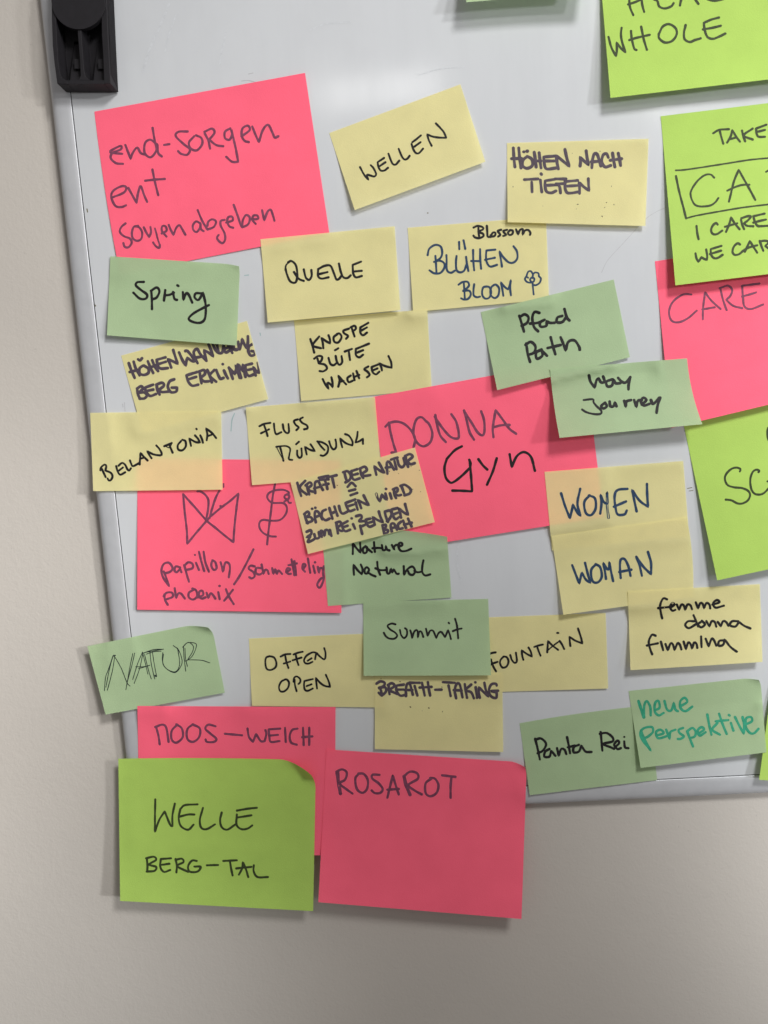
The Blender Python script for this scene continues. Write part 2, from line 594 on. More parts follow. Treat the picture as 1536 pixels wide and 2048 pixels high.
n = Note([(815.3, 455.5), (1092, 433), (1098, 599), (826.4, 623.7)], (3, 3.5))
n.build('yellow', 'yellow note with blue BLÜHEN, BLOOM and a small drawn flower', GY)
write(n, 'handwritten_word', 'black', 'D', 27, """632,90 680,70 740,85 745,110 690,140 740,160 750,190 700,215 650,205 632,185 ; 690,75 692,140 700,205 ; 790,70 795,140 800,195 835,200 ;
 835,195 860,150 890,150 885,185 850,195 835,180 ; 960,115 920,130 935,155 950,175 925,195 ; 1030,115 985,130 1000,155 1020,175 985,188 ; 1065,120 1040,150 1060,178 1095,160 1095,125 1065,118 ;
 1135,110 1160,170! 1180,120 1215,110 1215,170! 1240,125 1280,118 1305,150 1300,175""")
write(n, 'handwritten_word', 'navy', 'D', 26, """90,415 110,340 180,295 245,315 262,390 240,450 175,495 ; 182,425 188,500 195,625 ; 165,495 230,480 285,510 285,570 240,625 170,630 112,595 ;
 312,415 315,480 312,560 330,610 370,622 410,600 ; 432,425 425,500 432,590 470,618 520,600 548,530 ; 545,435 555,520 572,602 ; 462,260 465,345 ; 515,240 535,340 ;
 627,355 630,480 640,595 ; 710,345 712,460 722,575 ; 605,485 705,485 ; 890,350 785,360! 780,430 790,500 830,550 910,530 ; 770,470 885,445 ; 968,550 955,460 940,370! 985,440 1050,500 1110,500 1150,450 1145,370 1105,310""")
write(n, 'handwritten_word', 'navy', 'D', 25, """455,765 500,735 560,730 580,770 550,810 510,835 ; 518,745 525,840 530,935 ; 510,840 580,835 600,880 570,930 520,940 485,925 ;
 640,760 632,830 635,890 670,912 710,905 ; 790,785 745,800 735,880 770,928 820,915 840,850 820,795 785,785 ; 880,765 840,800 835,880 880,922 925,890 935,810 900,765 870,768 ;
 985,895 970,800 955,735! 1000,790 1040,820! 1060,770 1075,710! 1065,800 1075,890""")
write(n, 'flower_drawing', 'navy', 'D', 22, """1330,735 1335,800 1343,880 ; 1320,740 1270,735 1240,700 1260,660 1265,640 1280,610 1310,605 1335,640! 1360,620 1400,630 1405,665 1428,690 1415,740 1370,770 1335,765 ;
 1325,735 1300,710 1320,680 1350,690 1345,725 1320,735 ; 1262,672 1278,682 ; 1335,640 1330,685""")

n = Note([(242.3, 711.2), (493.9, 642), (536.5, 798.3), (286, 866)], (2, 2), base=0.3)
n.build('yellow', 'tilted yellow note with thick HÖHENWANDERUNG partly hidden by the green Spring note', GY)
write(n, 'handwritten_word', 'violet', 'E', 30, """90,340 115,410 150,490 ; 140,325 160,390 200,465 ; 100,430 200,405 ; 235,365 200,395 205,445 245,460 290,440 290,395 245,365 ; 185,300 205,312 225,290 ;
 285,320 310,380 340,440 ; 330,310 355,370 390,420 ; 305,385 370,360 ; 465,280 375,305! 390,370 420,395 490,390 ; 390,350 470,325 ; 525,385 505,330 490,300! 540,320 590,345! 565,270 545,205 ;
 605,230 640,310 675,365! 680,320 690,285! 740,320 770,320! 730,260 690,215 670,215 ; 795,340 770,290 755,225 790,195 825,250 885,315 ; 765,285 850,270 ;
 885,315 870,250 860,205! 920,240 955,270! 930,200 905,145 ; 950,140 975,200 1010,235 1050,225 1060,150 ; 990,140 1010,225 ; 1060,150 1080,228 1130,205 ; 1075,190 1120,175 ; 1110,160 1150,235 ; 1120,150 1160,170 1130,200 1190,195 ; 1160,150 1175,205 1215,190 1210,120 ;
 1225,195 1245,130 1250,90! 1275,150 1300,190! 1310,120 1310,65 ; 1355,145 1320,170 1315,220 1340,262 1380,250 1380,220! 1345,215""")
write(n, 'handwritten_word', 'violet', 'E', 30, """175,600 185,660 205,705 ; 175,600 215,575 235,600 200,640 250,640 275,670 250,700 200,702 ; 340,560 255,590! 270,640 310,675 370,655 ; 270,625 340,610 ;
 375,565 385,620 405,660 ; 370,560 430,540 450,570 400,615 430,635 500,630 ; 555,505 510,525 490,580 520,635 575,630 585,590! 530,590 | 790,430 680,465! 700,530 740,570 800,560 ; 700,505 780,480 ;
 815,430 825,490 835,545 ; 810,425 860,410 870,450 830,490 860,525 910,525 ; 895,410 920,470 940,535 ; 965,410 920,470 985,530 ; 985,410 1010,470 1030,500 1060,490 ; 1065,415 1085,460 1105,495 ; 1052,350 ;
 1115,385 1135,440 1155,500 ; 1115,385 1175,450! 1190,400 1185,360! 1205,430 1225,490 ; 1205,355 1240,490 ; 1215,360 1265,430! 1260,355 1285,480 ; 1350,345 1285,360! 1290,430 1320,470 1370,455 ; 1300,410 1350,400 ;
 1390,465 1375,410 1365,380! 1405,430 1425,440! 1420,380 1412,335""")

n = Note([(588, 641), (854.5, 618.6), (863.5, 780), (602.4, 802)], (1.5, 2), base=0.3)
n.build('yellow', 'yellow note listing KNOSPE BLÜTE WACHSEN in three rising lines', GY)
write(n, 'handwritten_word', 'black', 'R', 18, """540,915 555,960 570,1018 ; 608,895 560,962 622,985 ; 640,985 635,940 625,905! 660,930 692,948! 690,915 680,885 ; 750,875 720,900 725,935 755,940 780,900 765,872 745,875 ;
 835,835 795,850 800,870 830,890 815,912 ; 855,820 870,865 880,895 ; 848,825 880,812 890,835 865,855 ; 985,790 925,825! 925,865 945,885 975,865 ; 930,850 975,825""")
write(n, 'handwritten_word', 'black', 'R', 18, """730,1000 755,985 ; 570,1065 600,1045 630,1050 625,1080 605,1100 650,1110 668,1140 640,1162 612,1160 ; 595,1065 605,1100 ; 680,1060 695,1105 720,1115 745,1095 ;
 735,1045 745,1090 765,1112 785,1090 780,1045 ; 805,1010 860,990 ; 835,1005 845,1075 ; 990,950 890,990! 890,1035 915,1055 945,1035 ; 895,1020 945,1000""")
write(n, 'handwritten_word', 'black', 'R', 18, """635,1222 655,1262 680,1298! 672,1252 695,1262 712,1285! 710,1245 702,1208 ; 755,1280 765,1235 755,1195! 785,1230 815,1262 ; 762,1245 795,1235 ; 850,1195 825,1215 835,1245 865,1235 ;
 868,1178 880,1230 ; 895,1160 915,1215 ; 878,1205 915,1190 ; 985,1125 955,1145 980,1165 995,1190 975,1208 ; 1060,1110 1010,1130! 1020,1170 1045,1185 1070,1165 ; 1020,1155 1055,1140 ;
 1090,1155 1085,1130 1070,1100! 1110,1120 1165,1135! 1160,1090 1140,1045""")

n = Note([(1363.6, 833), (1789, 743), (1854, 1071), (1434.4, 1160.7)], (12, 12), top=(0, 0))
n.build('lime', 'lime note beginning SC, tucked under the pink CARE note', GL)
write(n, 'handwritten_word', 'olive', 'X', 38, """680,1220 690,1180 630,1155 540,1175 450,1260 425,1350 470,1450 580,1490 720,1505 820,1550 855,1620 820,1710 730,1765 640,1765 540,1715 440,1700 ;
 1000,1230 1010,1205 960,1190 900,1230 860,1350 870,1500 920,1590 1000,1615 1090,1590 1200,1480 | 1230,430 1165,480 1150,570 1170,680 1230,740 | 1152,1390 1190,1370""")

n = Note([(275, 917), (681, 921), (682.9, 1225.9), (274.3, 1219.5)], (3, 3.5))
n.build('pink', 'pink note with a drawn butterfly and snake staff above papillon / schmetterling phoenix', GP)
write(n, 'butterfly_drawing', 'purple', 'J', 28, """100,175 120,400 145,620 150,785! 260,650 390,500 430,455 560,345 680,255 780,165! 755,350 730,580 718,765! 620,690 500,590 390,500 240,330 100,175 ;
 275,140 310,140 370,180 410,250 405,370 385,475 ; 545,130 500,220 460,340 425,470 ; 560,320 575,330 ; w20 597,45 597,88""")
write(n, 'snake_staff_drawing', 'purple', 'J', 26, """w28 1232,30 1200,210 1180,380 1150,620 1132,790 ; 1240,695 1170,690 1090,655 1040,590 1040,520 1085,490 1180,500 1290,490 1360,420 1375,340 1330,285 1200,280 1145,240 1135,190 1170,150 1240,125 1330,120 1390,145 1400,165 1350,190 1350,225 1390,235 1405,195 1375,175 ;
 1345,265 1380,245 1400,280 1425,280""")
write(n, 'handwritten_word', 'purple', 'K', 20, """75,270 95,320 120,395! 70,320 55,260 75,205 120,195 150,240 130,270 85,285 ; 215,235 180,225 165,255 185,275 215,245! 225,275 ; 250,215 270,290 290,355 ; 250,220 285,190 320,205 320,240 270,255 ;
 350,195 375,255 ; 340,127 ; 375,100 395,180 420,265 ; 415,100 430,190 460,270 ; 490,175 480,215 500,255 525,240 515,190 490,172 ; 560,190 570,225 580,270! 600,195 630,200 640,240 630,318 | 840,80 780,200 720,310 675,378 |
 850,225 815,220 800,245 840,275 850,310 825,328 805,318 ; 905,240 865,240 860,280 890,295 920,280 ; 910,210 925,290! 940,255 960,260 970,290 ; 1000,240 1010,290! 1025,250 1040,290! 1055,260 1085,290 ;
 1120,275 1155,250 1130,240 1120,270 1140,290 1160,288 ; 1165,165 1190,300 ; 1190,180 1205,300 ; 1140,215 1210,200 ; 1180,190 1200,290 ; 1265,250 1285,215 1265,205 1258,245 1280,270 ; 1305,160 1325,280 ;
 1350,220 1365,280 ; 1365,190 ; 1390,230 1400,280! 1410,240 1430,245 1435,275 ; 1440,225 1435,280 1440,330 1420,390 1400,408 1385,380 1410,335 1440,320""")
write(n, 'handwritten_word', 'purple', 'K', 20, """80,465 85,510 108,552 ; 75,480 100,450 145,450 150,485 100,505 ; 168,412 180,495! 200,455 225,460 255,500 ; 330,425 290,450 290,490 325,508 360,480 350,430 320,415 ;
 365,490 410,470 405,435 380,440 375,480 400,500 430,490 ; 440,450 455,495! 475,455 495,470 515,500 ; 540,445 552,505 ; 550,392 ; 605,420 630,480 672,548 ; 665,425 630,470 590,518""")

n = Note([(497.8, 1277), (764, 1266), (768, 1415), (503.8, 1411.6)], (1.8, 2), base=0.3)
n.build('yellow', 'yellow note reading OFFEN OPEN, left of the green Summit note', GY)
write(n, 'handwritten_word', 'black', 'M', 31, """300,250 250,270 235,340 255,440 320,460 390,420 405,350 370,270 300,248 ; 470,255 540,222 620,215 ; 540,235 560,340 590,430 ; 520,362 620,330 ; 670,222 740,195 810,180 ; 705,235 720,310 745,385 ; 655,312 790,270 ;
 1010,195 960,190 870,240 830,310 850,355 900,362 960,335 ; 885,320 945,280 ; 1000,295 1010,240 1020,195! 1070,250 1130,295 1155,280 1160,200 1140,125""")
write(n, 'handwritten_word', 'black', 'M', 31, """545,605 480,640 445,720 465,785 520,790 580,740 600,660 570,610 540,605 ; 685,610 690,690 715,785 ; 670,640 680,580 720,560 770,600 770,650 745,675 ; 965,600 835,630! 830,700 845,765 890,780 965,745 ; 870,708 945,680 ;
 1030,745 1020,660 1010,580! 1080,660 1150,705 1230,720! 1210,640 1165,535""")

n = Note([(952, 1235.5), (1211.3, 1226), (1216.3, 1377), (957, 1385)], (2, 1.5), base=0.3)
n.build('yellow', 'yellow note with FOUNTAIN rising to the right from behind the Summit note', GY)
write(n, 'handwritten_word', 'black', 'O', 27, """90,385 150,360 200,350 ; 140,440 165,520 205,592 ; 130,510 170,490 225,472 ; 300,405 262,450 258,500 290,545 340,530 365,470 345,415 305,402 ; 387,385 410,450 445,485 472,460 460,355 ; 555,445 540,390 535,325! 600,370 665,405! 650,340 622,290 ;
 695,280 750,262 805,250 ; 735,290 755,345 775,392 ; 860,350 865,290 870,205! 930,265 1000,318 ; w20 865,325 950,255 1020,205! ; 1020,205 1050,250 1078,308 ; 988,102 1003,102 ; 1157,268 1150,210 1145,150! 1220,200 1310,235! 1290,150 1255,45""")

n = Note([(174.6, 1292.5), (422, 1242), (449.5, 1385.3), (211.2, 1429.2)], (3.5, 4.5), curl=(0.22, -6, 13, 6), wave=1.1)
n.build('green', 'crumpled green note reading NATUR in ballpoint across the left frame', GG)
write(n, 'handwritten_word', 'pen', 'Z', 8, """335,425 290,560 262,640 250,775 ; 335,430 300,560 265,740 ; 355,430 330,580 280,770 ; 345,410 420,540 480,690 512,728 ; 540,395 510,540 470,765 ; 560,390 530,520 480,700 ;
 640,380 590,500 540,660 ; 645,390 610,550 555,700 ; 640,380 670,500 695,605 ; 660,400 700,560 730,655 ; 570,530 640,530 715,515 ; 600,550 700,520 ; 650,390 750,355 855,350 ; 660,385 760,365 850,350 ; 680,400 760,375 830,370 ; 715,370 730,500 765,655 ; 740,370 760,500 785,630 ; w16 770,620 778,628 ; w14 340,420 360,415 ;
 848,385 845,470 880,545 970,590 1030,530 1045,460 1010,360 955,312 ; 855,400 850,500 900,560 980,580 1020,500 1000,340 ; 1060,320 1065,430 1083,575 ; 1075,340 1080,440 1100,525 ; 1050,330 1100,285 1180,290 1190,330 1150,420 1090,470 1080,470 ; 1060,320 1110,280 1160,320 1150,380 1100,460! 1180,460 1250,465 1330,490""")

n = Note([(1563, 1225), (1985, 1252), (1960, 1590), (1518.3, 1559.6)], (10, 11), top=(2, 0))
n.build('lime', 'lime note cut off by the picture edge beside the frame corner', GL)

n = Note([(1039.1, 1446.6), (1297, 1411), (1314.3, 1560), (1059.6, 1590.3)], (2, 5), bow={'t': (0, -3)}, knee=0.27, pw=1.15)
n.build('green', 'green note reading Panta Rei, overlapping the bottom frame rail', GG)
write(n, 'handwritten_word', 'black', 'c', 15, """150,440 165,500 178,562 ; 150,445 185,438 215,470 195,510 165,525 ; 235,500 210,515 205,545 235,545 245,510! 270,540 ; 280,495 290,540! 305,500 325,505 335,530 ; 340,430 350,480 358,525 ; 345,490 385,480 ;
 410,475 380,490 380,520 410,515 425,480! 450,515 485,518 | 540,400 545,455 550,510 ; 535,410 575,405 610,430 610,455 555,470 600,490 620,500 ; 625,490 650,465 640,450 620,475 640,500 660,495 ; 680,455 685,490 705,495 ; w13 680,428""")

n = Note([(1193, -138), (1628, -189), (1656, 145), (1221, 195.8)], (15, 15), knee=0.15, pw=1.1)
n.build('lime', 'lime note with WHOLE written near its lower edge, lifting off the board', GL)
write(n, 'handwritten_word', 'olive', 'U', 27, """320,-10 330,80 365,165 ; 455,-20 465,60 485,130 ; 310,48 380,25 450,-5 ; 595,-5 630,10 650,70 710,92 780,70 808,35 ; 895,-30 878,60 ; 1030,-30 1080,42 ; 1180,-10 1250,8 1350,-12""")
write(n, 'handwritten_word', 'olive', 'U', 27, """93,405 125,520 175,615! 185,550 182,465! 230,530 280,575! 245,470 230,380 237,305 ; 340,340 350,430 375,530 400,548 ; 452,293 480,430 515,545 ; 322,440 400,415 545,382 ; 650,365 690,290 760,265 830,310 840,380 790,450 710,465 650,420 645,370 ;
 940,275 922,360 930,430 985,460 1040,440 1105,420 ; 1305,192 1220,215 1140,250! 1150,330 1180,405 1240,425 1310,400 1375,368 ; 1130,322 1230,305 1325,282""")

n = Note([(922, -150), (1175, -172), (1185, -16), (932.5, 4.5)], (24, 22), knee=0.1, pw=1.1)
n.build('green', 'green note above the WELLEN note, only its lifted bottom edge showing', GG)

# ---- second layer
n = Note([(1014, 286), (1297, 277.5), (1290.8, 452), (1015.4, 444.4)], (5, 5), top=(0, 2.5))
n.build('yellow', 'yellow note reading HÖHEN NACH TIEFEN in thick violet-black, dotted with ink specks', GY)
write(n, 'handwritten_word', 'violet', 'C', 33, """88,85 95,190 105,285 ; 146,85 155,190 170,295 ; 70,198 175,195 ; 235,175 190,215 190,275 235,300 290,270 285,205 235,172 ; 196,125 202,125 ; 232,118 238,118 ; 310,130 322,210 330,285 ; 362,135 372,220 382,295 ; 310,222 380,222 ;
 530,170 410,180! 415,240 440,305 550,295 ; 415,222 520,222 ; 565,305 550,230 545,165! 610,220 680,278! 655,190 635,100 | 795,275 800,230 795,180! 845,230 885,265! 870,190 860,115 ; 920,295 925,220 945,150 975,150 1000,220 1015,275 ; 915,232 1000,225 ;
 1095,185 1075,145 1040,160 1025,230 1060,285 1120,270 ; 1140,140 1150,210 1165,285 ; 1200,140 1215,210 1225,270 ; 1115,215 1235,198""")
write(n, 'handwritten_word', 'violet', 'C', 31, """205,420 350,412 ; 283,445 285,500 287,550 ; 375,425 382,490 390,550 ; 382,358 387,364 ; 535,415 425,432! 425,490 440,545 490,560 540,540 ; 440,480 550,475 ; 530,412 645,412 ; 560,470 580,500 588,560 ; 540,465 630,462 ; 635,420 640,450 ;
 770,428 640,440! 635,500 655,555 700,562 775,550 ; 640,490 765,482 ; 790,565 790,500 785,450! 840,500 890,535! 885,460 883,410""")
write(n, 'ink_speck', 'speck', 'C', 9, "1073,663 1077,662 | 1153,682 1155,688 | 1055,715 | w12 1027,806 1031,812 | 765,682 775,681 | w6 755,730 | w6 400,700 | w6 85,490 85,500 | w7 1003,118 1010,120 | w5 1128,485 1128,495 | w6 712,140")

n = Note([(520.9, 478.5), (789.1, 452.5), (800.8, 620.2), (535.5, 645.2)], (6, 6), top=(0, 1.5))
n.build('yellow', 'yellow note with the single word QUELLE over the large pink note corner', GY)
write(n, 'handwritten_word', 'black', 'R', 18, """w13 385,320 355,345 348,385 ; 350,375 360,415 385,470 425,480 440,430 430,350 395,315 370,325 ; 415,400 450,450 490,468 ; 490,380 505,440 530,460 550,430 548,385 ; 600,380 600,430 625,450 680,440 ; 610,415 672,400 ; 600,378 650,352 695,352 720,405 740,455 760,452 778,430 ;
 760,335 775,400 795,440 825,445 850,425 ; 930,320 865,345! 870,410 890,440 935,430 ; 880,395 935,390""")

n = Note([(220.7, 512.6), (480, 529.5), (473.3, 691), (213.9, 670.6)], (5, 7), curl=(0.12, -2, 3, 1.5), knee=0.24, pw=1.2)
n.build('green', 'green note reading Spring below the large end-sorgen note', GG)
write(n, 'handwritten_word', 'black', 'Q', 20, """490,322 440,325 430,350 470,385 515,420 505,450 460,450 410,405 ; 548,395 552,460 553,530 ; 545,390 590,365 610,395 590,440 560,455 ; 655,385 650,425 645,465 ; 655,425 690,420 720,405 ; 715,400 725,450 745,460 ; 748,348 756,353 ; 790,400 795,460! 815,410 835,420 862,480 ;
 935,410 890,410 880,440 910,460 945,405! 965,500 960,600 925,635 870,630 835,605 870,565 940,525 990,500""")

n = Note([(1310, 522.6), (1740, 455), (1763, 755), (1343, 856)], (9, 8))
n.build('pink', 'large pink note reading CARE under the lime TAKE note', GP)
write(n, 'handwritten_word', 'purple', 'W', 13, """280,268 230,268 170,310 145,370 160,425 205,435 260,410 312,365 ; 348,418 350,350 362,255! 400,305 455,355 ; 345,358 420,345 ; 455,235 470,300 492,362 ; 450,230 500,215 525,240 515,275 490,300! 530,335 585,350 ; 690,202 585,215! 590,280 600,340 640,355 712,328 ; 585,280 640,265 670,255""")

n = Note([(745.6, 793.8), (1168, 718), (1208, 1034), (786, 1101)], (3, 4))
n.build('pink', 'pink note with DONNA in purple and Gyn in bold black', GP)
write(n, 'handwritten_word', 'purple', 'I', 23, """95,150 130,118 200,105 270,130 330,190 362,260 350,335 ; 125,115 140,200 165,300 190,380 ; 150,385 190,383 ; 465,105 420,65 375,85 350,160 350,230 385,300 440,328 500,290 518,210 490,130 455,95 ; 545,45 560,130 590,230 640,290 ; 540,60 600,150 680,240 745,258 758,220 735,110 690,38 ;
 805,5 830,100 855,200 895,268 ; 815,25 870,110 930,205 975,228 990,180 985,90 960,12 ; 1070,245 1065,160 1090,0! 1160,95 1215,170 1275,215 ; 1065,158 1140,138 1215,135""")
write(n, 'handwritten_word', 'black', 'I', 24, """785,328 720,365 650,440! 628,520 640,610 680,655 720,645 790,590 860,520! 865,485 852,450 ; 855,455 865,560 878,735! 790,730 700,728 ; 935,445 975,500 1015,538 ; 1100,437 1065,555 1012,675 ; 1217,400 1225,450 1237,515! 1280,420 1345,380 1410,425 1445,548""")

n = Note([(180.4, 825.7), (442.3, 822.2), (445.2, 979.4), (186.4, 982.2)], (2.5, 4))
n.build('yellow', 'yellow note across the left frame with one long word in rising capitals', GY)
write(n, 'handwritten_word', 'black', 'F', 25, """118,572 125,540 165,508 185,525 175,575! 235,600 256,640 240,680 215,688 200,665 ; 135,555 155,600 178,650 ; 298,525 315,585 345,622 400,595 ; 330,575 375,540 ; 325,520 365,488 400,510 425,560 445,575 465,550 ; 455,460 470,500 490,525 560,490 ; 565,505 570,440 575,375! 615,420 655,460 ; 570,440 610,430 ;
 700,435 670,390 650,355! 720,390 800,402 815,380 790,330 755,290 ; 845,298 890,280 930,262 ; 905,290 940,372 ; w12 860,300 905,315 930,270 ; 1035,240 1000,285 1005,335 1050,345 1090,300 1085,240 1050,225 ; 1150,295 1140,250 1130,210! 1200,250 1250,255! 1230,215 1195,175 ; 1255,175 1275,220 1285,258 ; 1210,100 1214,105 ; 1328,230 1335,160 1320,95! 1390,150 1435,205 ; 1335,185 1390,165""")

n = Note([(274.7, 1411.9), (671, 1414), (670, 1711), (280, 1706)], (5, 5))
n.build('pink', 'pink note headed MOOS-WEICH, mostly behind the lime WELLE note', GP)
write(n, 'handwritten_word', 'purple', 'a', 15, """295,205 310,260 318,315 ; 290,205 335,190 360,210 375,300 ; 430,190 395,230 395,285 425,305 465,270 460,215 425,188 ; 530,188 495,220 495,280 530,300 570,270 575,215 530,188 ; 675,200 630,190 610,215 640,245 680,280 665,300 620,300 612,285 | 735,248 845,258 | 880,215 890,270 915,300! 935,250! 965,295 990,295! 1000,250 995,225 ;
 1090,215 1015,220! 1020,270 1030,300 1085,295 ; 1020,260 1075,255 ; 1120,210 1125,300 ; 1200,215 1165,225 1150,265 1160,305 1195,318 ; 1235,210 1240,320 ; 1275,210 1275,320 ; 1230,270 1295,265""")

n = Note([(749.5, 1346), (1004.5, 1347.3), (1006.5, 1504.1), (749.7, 1498.2)], (5, 4))
n.build('yellow', 'yellow note reading BREATH-TAKING hanging below the green Summit note', GY)
write(n, 'handwritten_word', 'violet', 'P', 30, """70,205 115,180 160,195 150,230 100,255 ; 110,245 125,300 130,335 ; 100,250 165,245 175,290 130,330 95,305 ; 205,225 205,275 215,320 ; 195,220 240,200 270,230 215,275 260,300 300,320 ; 370,215 290,225! 290,280 330,335 380,330 ; 300,270 370,270 ; 395,340 395,260 410,205 440,215 470,325 ; 380,275 465,275 ;
 435,195 545,195 ; 490,230 505,285 520,335 ; 570,195 585,260 600,335 ; 635,190 645,260 660,335 ; 545,248 675,240 | 715,272 785,270 | 800,188 930,195 ; 862,225 875,290 885,340 ; 945,365 930,280 950,210 985,215 1015,355 ; 920,275 1005,280 ; 1040,210 1050,280 1065,360 ; 1110,215 1050,275 1110,300 1140,365 ; 1160,245 1175,360 ; 1155,190 ;
 1205,360 1195,300 1195,245! 1250,300 1300,345! 1270,270 1255,195 ; 1390,225 1380,205 1330,215 1305,280 1330,345 1385,360 1390,300! 1330,285 1405,282""")
write(n, 'ink_speck', 'speck', 'P', 12, "440,458 446,464 | 643,470 648,474 | w8 795,508 797,515 | w8 120,147 | w7 320,185 330,178 337,186 | w8 788,240 790,246 | w5 572,503")

# ---- third layer
n = Note([(491.6, 814.7), (749.8, 794), (763, 951), (504, 970.3)], (1, 2.5))
n.build('yellow', 'yellow note reading FLUSS MÜNDUNG left of the pink DONNA note', GY)
write(n, 'handwritten_word', 'black', 'G', 25, """112,192 165,165 240,152 ; 165,175 190,245 208,308 ; 130,275 225,228 ; 283,162 290,230 310,285 370,262 ; 388,170 400,235 430,270 460,260 455,165 ; 565,110 520,130 540,175 575,205 548,238 ; 625,88 590,110 615,150 670,180 680,215 640,228""")
write(n, 'handwritten_word', 'black', 'G', 25, """395,600 380,530 355,435! ; w22 310,435 390,425 440,430 475,460 465,530 460,580 500,590 ; w11 315,440 350,510 395,595 ; 557,480 560,535 585,565 612,540 608,455 ; 545,405 578,375 ; 670,525 660,480 650,435! 710,470 765,485! 740,440 715,405 ; 800,375 840,430 880,472 ; 795,370 860,385 920,430 915,500 870,540 835,535 ;
 935,370 955,430 985,465 1015,445 1018,390 1010,350 ; 1090,440 1075,385 1065,335! 1130,390 1210,420! 1210,370 1170,305 1125,285 ; 1272,258 1265,320 1245,385! 1290,370 1335,340! 1335,400""")

n = Note([(643, 1056), (894.3, 1073.4), (903, 1195), (655.8, 1212)], (1, 1.2), bow={'t': (2, -7)}, top=(0, 5))
n.build('green', 'darker green note reading Nature Natural below the tilted KRAFT note', GG)
write(n, 'handwritten_word', 'black', 'L', 33, """178,265 180,190 180,120! 235,190 285,245! 285,180 280,110 ; 360,160 320,190 330,250 370,240 380,180 355,155 ; 375,185 445,240 ; 475,100 480,170 488,235 ; 455,185 540,180 590,185 ; 585,140 600,210 640,205! 640,150! 655,200 690,215 ; 725,140 760,210! 755,170 780,140 830,140 ;
 820,165 870,140 860,110 825,115 815,160 850,220 920,222 995,192""")
write(n, 'handwritten_word', 'black', 'L', 33, """195,555 190,480 190,415! 245,490 305,550! 315,480 290,412 ; 405,475 375,450 345,480 350,535 385,535 405,490 ; 385,520 440,555 495,578 ; 520,375 530,470 560,555 ; 495,465 560,490 640,490 ; 650,455 660,530 690,535 710,470! 730,520 750,480 790,540 820,540 ; 890,435 895,555! 940,480 1010,440 1050,500 1020,555 970,545 950,500 ;
 1040,500 1080,520 1125,515 ; 1165,355 1150,430 1150,520 1190,565 1260,550""")

n = Note([(1089, 943.7), (1366.4, 921.9), (1378, 1072), (1104.3, 1101)], (1.2, 1.5), top=(0, 2), base=0.5)
n.build('yellow', 'yellow note reading WOMEN, upper one of the overlapping WOMEN and WOMAN pair', GY)
write(n, 'handwritten_word', 'navy', 'Y', 17, """172,352 200,440 230,515! 245,455 250,425! 280,480 300,500! 280,420 298,322 ; 360,365 325,410 335,480 370,495 400,450 395,385 355,365 ; 430,485 438,420 432,362! 455,410 478,420! 475,345! 475,430 485,512 ; 610,322 545,330 525,370 530,440 545,490 590,490 605,465 ; 520,440 600,405 ; 670,470 655,400 640,330! 690,400 745,440! 740,360 738,290""")

n = Note([(961.6, 624.1), (1227.5, 559), (1259.7, 714.4), (994.4, 780.2)], (3, 9), knee=0.32, pw=1.1)
n.build('green', 'tilted green note reading Pfad Path beside the CARE note', GG)
write(n, 'handwritten_word', 'black', 'S', 19, """290,300 305,350 320,402 ; 292,308 325,290 350,310 340,345 305,365 ; 420,280 390,275 375,310 385,370 412,400 ; 360,350 410,345 450,328 ; 455,325 425,345 430,370 465,365 470,335! 490,345 520,345 ; 570,300 540,310 535,340 570,340 595,310 ; 585,255 600,310 618,330""")
write(n, 'handwritten_word', 'black', 'S', 19, """335,480 345,550 360,600 ; 330,490 365,470 395,500 385,540 345,555 ; 435,520 400,540 405,580 440,560 435,525! 470,560 ; 495,440 510,500 525,550 ; 475,510 560,490 ; 560,440 580,490 592,525! 610,470 650,460 680,500 685,520""")

n = Note([(1321.4, 232.4), (1751, 180), (1778, 519), (1350.8, 570.7)], (13, 12), knee=0.15, pw=1.1)
n.build('lime', 'lime note starting TAKE CARE with a word boxed in pen', GL)
write(n, 'handwritten_word', 'olive', 'V', 17, "900,975 945,950 1015,945 ; 950,960 960,1000 975,1050 ; 1003,1043 1030,995 1040,950! 1070,1000 1097,1035 ; 1015,1020 1070,1005 ; 1112,955 1120,990 1135,1032 ; 1190,940 1125,990 1190,1020 ; 1290,912 1215,940! 1220,980 1235,1000 1280,1000 ; 1220,965 1280,950")
write(n, 'box_outline', 'olive', 'T', 23, "335,265 450,258 700,222 1000,175 1300,128 1540,105 1700,85 ; w30 338,340 380,540 440,770 470,890! ; 470,890 600,855 900,800 1200,750 1540,708 1700,690")
write(n, 'handwritten_word', 'olive', 'T', 27, "835,360 790,320 720,325 630,390 550,500 528,580 560,680 610,725 690,735 790,720 850,680 890,625 ; w30 1028,672 1060,540 1095,400 1155,258! 1200,340 1290,500 1370,648 ; 1005,530 1100,485 1200,455 1295,452 ; 1510,285 1560,255 1600,250")
write(n, 'handwritten_word', 'olive', 'T', 31, "605,990 615,1080 632,1160 | 880,970 860,950 820,980 795,1040 815,1090 870,1095 940,1050 ; 990,1065 1030,970 1055,875! 1100,950 1165,1030 ; 975,1000 1060,975 1135,955 ; 1185,910 1200,970 1225,1030 ; 1190,888 1270,862 1312,868 1270,920 1225,950! 1260,985 1345,992 ; 1490,828 1345,862! 1365,930 1400,985 1460,990 1536,985 ; 1345,945 1440,920 1510,905")
